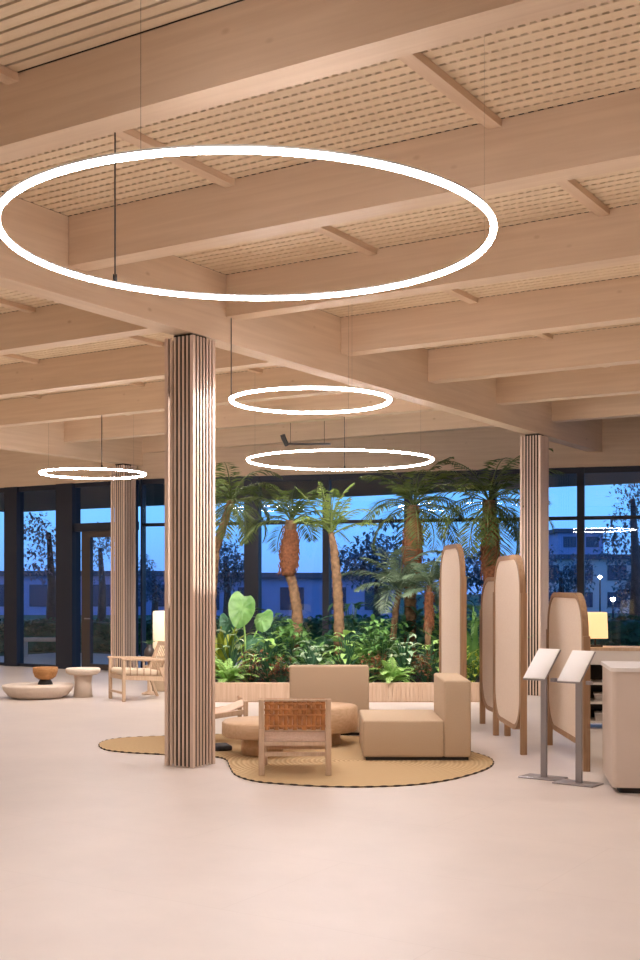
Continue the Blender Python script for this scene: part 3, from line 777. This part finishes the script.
def bush(name, lab, cat, px, b, size, kind, mt, group=None, n=26):
    r = thing(name, lab, cat, fx(px, b), b, SOIL - .01, random.uniform(0, 6), group)
    mb = MB(); stm = MB()
    for i in range(n):
        az = i * 2.399 + random.uniform(-.3, .3); u = (i + .5) / n
        if kind == 'fern':
            frond(mb, (0, 0, .03), az, math.radians(80 - 55 * u), size * random.uniform(.8, 1.1), math.radians(random.uniform(60, 110)), size * .2, n=8, per=3, wd=size * .05, start=.1, hang=.2)
        elif kind == 'broad':       # stalked leaves
            h = size * (1.02 - .75 * u) * random.uniform(.8, 1.1); out = size * (.10 + .38 * u) * random.uniform(.7, 1.1)
            p = Vector((math.cos(az) * out, math.sin(az) * out, h)); stm.tube([(0, 0, 0), (p.x * .4, p.y * .4, h * .6), p], .007, 4)
            leaf(mb, p, az + random.uniform(-.5, .5), random.uniform(.0, .9), size * random.uniform(.19, .29), size * random.uniform(.09, .14), random.uniform(.6, 1.6))
        elif kind == 'strap':
            leaf(mb, (0, 0, 0), az, math.radians(86 - 42 * u), size * random.uniform(.75, 1.1), size * .09, random.uniform(.2, 1.3), 8, .35, .6)
        elif kind == 'small':       # many small leaves on twigs
            h = size * random.uniform(.25, 1.0); out = size * .42 * math.sqrt(random.random()); p = Vector((math.cos(az) * out, math.sin(az) * out, h))
            stm.tube([(0, 0, 0), p], .005, 4)
            for q in range(7):
                leaf(mb, p + Vector((random.uniform(-.07, .07), random.uniform(-.07, .07), random.uniform(-.10, .06))), random.uniform(0, 6.28), random.uniform(-.2, 1.0), size * random.uniform(.13, .2), size * random.uniform(.06, .10), random.uniform(.3, 1.2), 4)
    mb.build('foliage', M[mt], r)
    if stm.v: stm.build('stems', M['leafd'], r)
    return r
E = 'elephant ear plant'
r = thing('elephant_ear_plant', 'tall plant with one huge light green heart-shaped leaf beside the large column', 'plant', fx(246, 17.7), 17.7, SOIL - .01)
def heart(mb, c, w, h, yaw, tilt):
    T = Matrix.Translation(c) @ Matrix.Rotation(yaw, 4, 'Z') @ Matrix.Rotation(tilt, 4, 'X') @ Matrix.Rotation(yaw * .8, 4, 'Y')
    P = []
    N = 32
    for i in range(N):
        t = 2 * PI * i / N
        x = math.sin(t) * (1 + .18 * math.cos(t)) / 1.06; z = math.cos(t) - .32 * math.exp(-(min(t, 2 * PI - t) / .32) ** 2) - .1 * math.exp(-((t - PI) / .3) ** 2)
        P.append((x * w / 2, .03 * abs(x) ** 1.5, -z * h / 2 if False else z * h / 2))
    rings = []; vs = [(0, .03, 0)]
    for k in range(1, 5):
        f = k / 4
        for i, (x, y, z) in enumerate(P): vs.append((x * f, .05 * f * f + (.012 if i % 3 == 0 else 0) - .02 * (abs(x) < .03), z * f))
    fs = [(0, 1 + i, 1 + (i + 1) % N) for i in range(N)]
    for k in range(3):
        for i in range(N): fs.append((1 + k * N + i, 1 + (k + 1) * N + i, 1 + (k + 1) * N + (i + 1) % N, 1 + k * N + (i + 1) % N))
    mb.add([tuple(v) for v in vs], fs, True, T)
def pl(px, py, b, px0): return (fx(px, b) - fx(px0, b), 0, CAMZ + (HZ - py) / F * b - SOIL)
for (px, py, w, h, yaw, tilt, mt, dy) in ((243, 607, .44, .60, .45, .0 + math.radians(-18), 'leaf', -.12), (262, 618, .34, .44, -.6, math.radians(-35), 'leaf', .05), (228, 622, .30, .42, .9, math.radians(-30), 'leafd', .12), (254, 640, .34, .44, -.2, math.radians(-45), 'leafd', .0)):
    mb = MB(); c_ = Vector(pl(px, py, 17.7, 246)); c_.y = dy; heart(mb, c_, w, h, yaw, tilt)
    L_ = mb.build('leaf', M[mt], r)
    MB().tube([(0, 0, 0), (c_.x * .3, c_.y * .5 + .05, c_.z * .6), (c_.x, c_.y + .06, c_.z)], [.02, .016, .01], 6).build('stalk', M['leafl'], L_)

plants = [
 ('strap_leaf_plant', 'upright yellow-green strap-leaved plant against the large slatted column', 222, 18.2, 1.15, 'strap', 'leafy', 18),
 ('fern', 'light green fern at the planter edge just right of the large column', 228, 17.15, .50, 'fern', 'leafl', 22),
 ('variegated_shrub', 'pale variegated shrub under the huge heart-shaped leaf', 232, 17.7, .80, 'broad', 'leafv', 26),
 ('croton', 'reddish brown leafy plant below the huge heart-shaped leaf', 252, 17.1, .42, 'small', 'leafr', 22),
 ('leafy_shrub', 'light green leafy shrub left of the tall sofa back', 268, 17.45, .72, 'broad', 'leafl', 48),
 ('croton', 'reddish brown leafy plant at the left corner of the tall sofa back', 281, 17.05, .40, 'small', 'leafr', 22),
 ('leafy_shrub', 'dark green shrub behind the light green one, left of the leaning palm trunk', 272, 18.9, 1.0, 'broad', 'leafd', 55),
 ('leafy_shrub', 'mid green shrub at the foot of the leaning palm trunk', 296, 17.7, .85, 'small', 'leaf', 42),
 ('fern', 'dark fern between the leaning palm and the slender palm', 318, 18.7, 1.15, 'fern', 'leafd', 26),
 ('leafy_shrub', 'light green shrub behind the right half of the tall sofa back', 345, 17.3, .70, 'broad', 'leafl', 48),
 ('variegated_shrub', 'pale variegated shrub behind the left half of the tall sofa back', 313, 17.2, .62, 'broad', 'leafv', 42),
 ('fern', 'broad mid green fern right of the slender palm trunk', 362, 18.3, 1.10, 'fern', 'leaf', 26),
 ('leafy_shrub', 'dark green shrub right of the slender palm trunk', 350, 19.3, 1.15, 'broad', 'leafd', 55),
 ('croton', 'reddish brown leafy plant at the right corner of the tall sofa back', 373, 17.1, .44, 'small', 'leafr', 24),
 ('leafy_shrub', 'mid green shrub behind the reddish plant near the sofa back', 383, 17.8, .85, 'small', 'leaf', 44),
 ('fern', 'light green fern at the planter edge in the gap between the sofas', 392, 17.1, .50, 'fern', 'leafl', 22),
 ('variegated_shrub', 'pale variegated shrub in the gap between the two sofas', 404, 17.4, .66, 'broad', 'leafv', 42),
 ('leafy_shrub', 'dark green shrub under the arching grey-green palm', 400, 19.1, 1.15, 'broad', 'leafd', 55),
 ('croton', 'reddish brown leafy plant near the foot of the small young palm', 425, 17.05, .40, 'small', 'leafr', 22),
 ('leafy_shrub', 'light green shrub left of the tallest rounded screen', 430, 17.4, .62, 'broad', 'leafl', 30),
 ('leafy_shrub', 'dark green shrub behind the small young palm', 436, 18.9, 1.10, 'broad', 'leafd', 55),
 ('leafy_shrub', 'mid green shrub directly behind the tallest rounded screen', 455, 18.2, 1.0, 'small', 'leaf', 40),
 ('strap_leaf_plant', 'upright strap-leaved plant right of the tallest rounded screen', 474, 17.9, 1.20, 'strap', 'leaf', 22),
 ('yellow_shrub', 'yellow-leaved shrub low between the tallest screen and the next', 473, 17.1, .50, 'small', 'leafy', 24),
 ('leafy_shrub', 'dark green shrub behind the upright strap-leaved plant on the right', 482, 19.2, 1.15, 'broad', 'leafd', 55),
 ('leafy_shrub', 'dark green shrub at the back left of the planter beside the large column', 226, 19.3, 1.0, 'broad', 'leafd', 36),
]
for (nm, lab, px, b, size, kind, mt, n) in plants:
    bush(nm, lab, {'fern': 'fern'}.get(nm, 'plant'), px, b, size, kind, mt, None, n)

# track light hung under the last cross beams
t = thing('track_light', 'short black ceiling track with one small spotlight, above the wide low ring light', 'track light', fx(284, 18.3), 18.3, 3.80)
MB().bb(0, .72, -.015, .015, 0, .03).build('track', M['cable'], t)
MB().tube([(.05, 0, -.01), (.0, -.03, .09), (-.02, -.05, .15)], [.035, .04, .04], 12).build('spot_head', M['cable'], t)
for x in (.1, .62): MB().tube([(x, 0, .031), (x, 0, .72)], .004, 6).build('hanging_rod', M['cable'], t)

# sprig in the clay vase
for o in list(bpy.data.objects):
    if o.name == 'clay_vase':
        mb = MB()
        for i in range(7): leaf(mb, (0, 0, .74), i * .9, random.uniform(.5, 1.2), .16, .05, .8, 4)
        mb.build('sprig', M['leafd'], o)

# ------------------------------------------------------------------ outside at dusk
def ext(o, a, b, z=0, yaw=0): return at(o, a, b, z, yaw)
g = MB().bb(-160, 160, 21.9 - 0, 260, -.30, -.05).build('lawn', M['lawn']); ext(g, 0, 2); tag(g, 'dark green lawn outside the windows', 'lawn', kind='structure')
p = MB().prism([(-14, 24.4), (-3.2, 22.75), (13, 18.1), (13, 20.6), (-3, 25.0), (-14, 27.2)], -.06, -.01).build('path', M['path']); ext(p, 0, 0); tag(p, 'pale paved path outside along the window front', 'path', kind='structure')
def building(lab, a, b, w, dp, h, rows, colsn, mt, yaw=0, roof=.3):
    r = thing('building', lab, 'building', a, b, -.05, yaw, 'buildings beyond the lawn')
    MB().bb(-w / 2, w / 2, 0, dp, 0, h).build('walls', M[mt], r)
    MB().bb(-w / 2 - .3, w / 2 + .3, -.3, dp + .3, h + .001, h + roof).build('roof', M['rooft'], r)
    for i in range(rows):
        for j in range(colsn):
            x = -w / 2 + w * (j + .5) / colsn; z = h * (i + .5) / rows
            MB().bb(x - w / colsn * .28, x + w / colsn * .28, -.06, -.002, z - h / rows * .28, z + h / rows * .28).build('window', M['pane'], r)
building('low mauve building outside seen behind the leaning palm', fx(292, 62), 62, 11, 8, 2.1, 1, 5, 'facadep')
building('long low building outside seen through the entrance windows', fx(70, 70), 70, 13, 8, 2.3, 1, 7, 'facadep')
building('taller pale building outside beyond the right window', fx(600, 75), 75, 8.5, 8, 3.4, 2, 4, 'facade')
building('slim tower block outside left of the pale building on the right', fx(581, 95), 95, 3.6, 4, 6.0, 4, 2, 'facadep')
def tree(lab, px, b, h, r, mt='treeg', n=900, low=.35, name='garden_tree'):
    t = thing(name, lab, 'tree', fx(px, b), b, -.06)
    MB().tube([(0, 0, 0), (.05, 0, h * .4), (-.03, 0, h * .75)], [.16, .12, .06], 8).build('trunk', M['bark'], t)
    mb = MB()
    lob = [(random.uniform(-.55, .55) * r, random.uniform(-.55, .55) * r, h * random.uniform(low + .15, .88), r * random.uniform(.4, .6)) for _ in range(9)]
    for i in range(int(n * 1.7)):
        x, y, z, q = random.choice(lob); v = Vector((random.gauss(0, 1), random.gauss(0, 1), random.gauss(0, 1))).normalized() * q * random.random() ** .4
        leaf(mb, (x + v.x, y + v.y, z + v.z), random.uniform(0, 6.3), random.uniform(-1, 1), r * .13, r * .07, .6, 2)
    mb.build('crown', M[mt], t)
tree('mauve-leaved tree outside between the two dark posts', 50, 34, 4.3, 1.1, 'treem', 500)
tree('tree outside seen through the glass of the entrance door', 101, 38, 3.9, .8, 'treeg', 420)
tree('small dark tree outside between the far left column and the large column', 154, 45, 2.9, 1.0)
tree('dark tree outside behind the left palm crown', 226, 40, 3.6, 1.2)
tree('broad dark tree outside right of the slender palm trunk', 376, 42, 3.6, 1.9, n=1100)
tree('dark tree outside behind the rounded screens', 462, 45, 3.0, 1.8)
tree('dark tree outside just right of the far right column', 561, 48, 3.1, 1.5)
tree('tall dark tree outside at the right edge', 640, 40, 4.1, 1.5, n=1300, low=.1)
tree('overhanging tree crown outside at the top right of the window', 634, 30, 5.2, .8, n=350, low=.55)
def hedge(lab, a, b, w, d, h, yaw=0):
    t = thing('hedge', lab, 'hedge', a, b, -.06, yaw)
    MB().rbox((0, 0, h / 2), (w, d, h), .12, 2).build('inner_mass', M['hedge'], t)
    mb = MB()
    for i in range(700):
        x = random.uniform(-w / 2, w / 2); u = random.random()
        p = (x, -d / 2 - .01, random.uniform(.05, h)) if u < .6 else (x, random.uniform(-d / 2, d / 2), h)
        leaf(mb, p, random.uniform(3.5, 6), random.uniform(-.3, 1), .22, .10, .8, 3)
    mb.build('leaves', M['hedge'], t)
hedge('low clipped hedge outside behind the entrance windows', fx(75, 31), 31, 6, 1.0, .75)
hedge('low clipped hedge outside at the right edge behind the lamp', fx(640, 26), 26, 4.5, 1.0, .95)
hedge('low clipped hedge outside behind the palm planter', fx(350, 33), 33, 9, 1.0, .8)
def bench(lab, px, b):
    t = thing('garden_bench', lab, 'bench', fx(px, b), b, -.05)
    MB().rbox((0, 0, .45), (1.3, .45, .08), .02, 2).build('seat', M['stone'], t)
    for x in (-.5, .5): MB().rbox((x, 0, .205), (.12, .4, .41), .02, 2).build('leg', M['stone'], t)
bench('pale stone bench on the lawn outside between the two dark posts', 45, 27.5)
def street_lamp(lab, px, py, b):
    z = CAMZ + (HZ - py) / F * b
    t = thing('street_lamp', lab, 'street lamp', fx(px, b), b, -.06)
    MB().tube([(0, 0, 0), (0, 0, z + .06)], .04, 8).build('pole', M['frame'], t)
    MB().lathe([(0, z - .04), (.08, z), (.10, z + .1), (0, z + .14)], 16).build('lantern', M['bulb'], t)
street_lamp('lit street lamp outside above the short wide screen', 600, 577, 60)
street_lamp('lit street lamp outside, lower and right of the other one', 613, 599, 46)

# ------------------------------------------------------------------ dusk sky
wd = bpy.data.worlds.new('dusk_sky'); SC.world = wd; wd.use_nodes = True
nt = wd.node_tree; bg = nt.nodes['Background']
tc = nt.nodes.new('ShaderNodeTexCoord'); sx = nt.nodes.new('ShaderNodeSeparateXYZ'); cr = nt.nodes.new('ShaderNodeValToRGB')
nt.links.new(tc.outputs['Generated'], sx.inputs['Vector']); nt.links.new(sx.outputs['Z'], cr.inputs['Fac']); nt.links.new(cr.outputs['Color'], bg.inputs['Color'])
cr.color_ramp.elements[0].position = 0; cr.color_ramp.elements[0].color = (.14, .30, .80, 1)
cr.color_ramp.elements[1].position = 1; cr.color_ramp.elements[1].color = (.05, .14, .45, 1)
e = cr.color_ramp.elements.new(.06); e.color = (.16, .45, .95, 1)
e = cr.color_ramp.elements.new(.25); e.color = (.10, .30, .75, 1)
bg.inputs['Strength'].default_value = 1.85

# ------------------------------------------------------------------ camera and look
cam = bpy.data.cameras.new('camera'); co = bpy.data.objects.new('camera', cam); COL.objects.link(co)
co.location = (0, 0, CAMZ); co.rotation_euler = (PI / 2, 0, TH)
cam.sensor_fit = 'AUTO'; cam.sensor_width = 36; cam.lens = 36 * F / 960; cam.shift_y = (HZ - 480) / 960; cam.clip_end = 600
SC.camera = co
vs_ = SC.view_settings; vs_.view_transform = 'Standard'; vs_.look = 'None'; vs_.gamma = 1; vs_.use_curve_mapping = False; vs_.exposure = -.05
SC.cycles.max_bounces = 10; SC.cycles.diffuse_bounces = 5; SC.cycles.transparent_max_bounces = 12
SC.cycles.use_denoising = True; SC.cycles.sample_clamp_indirect = 6
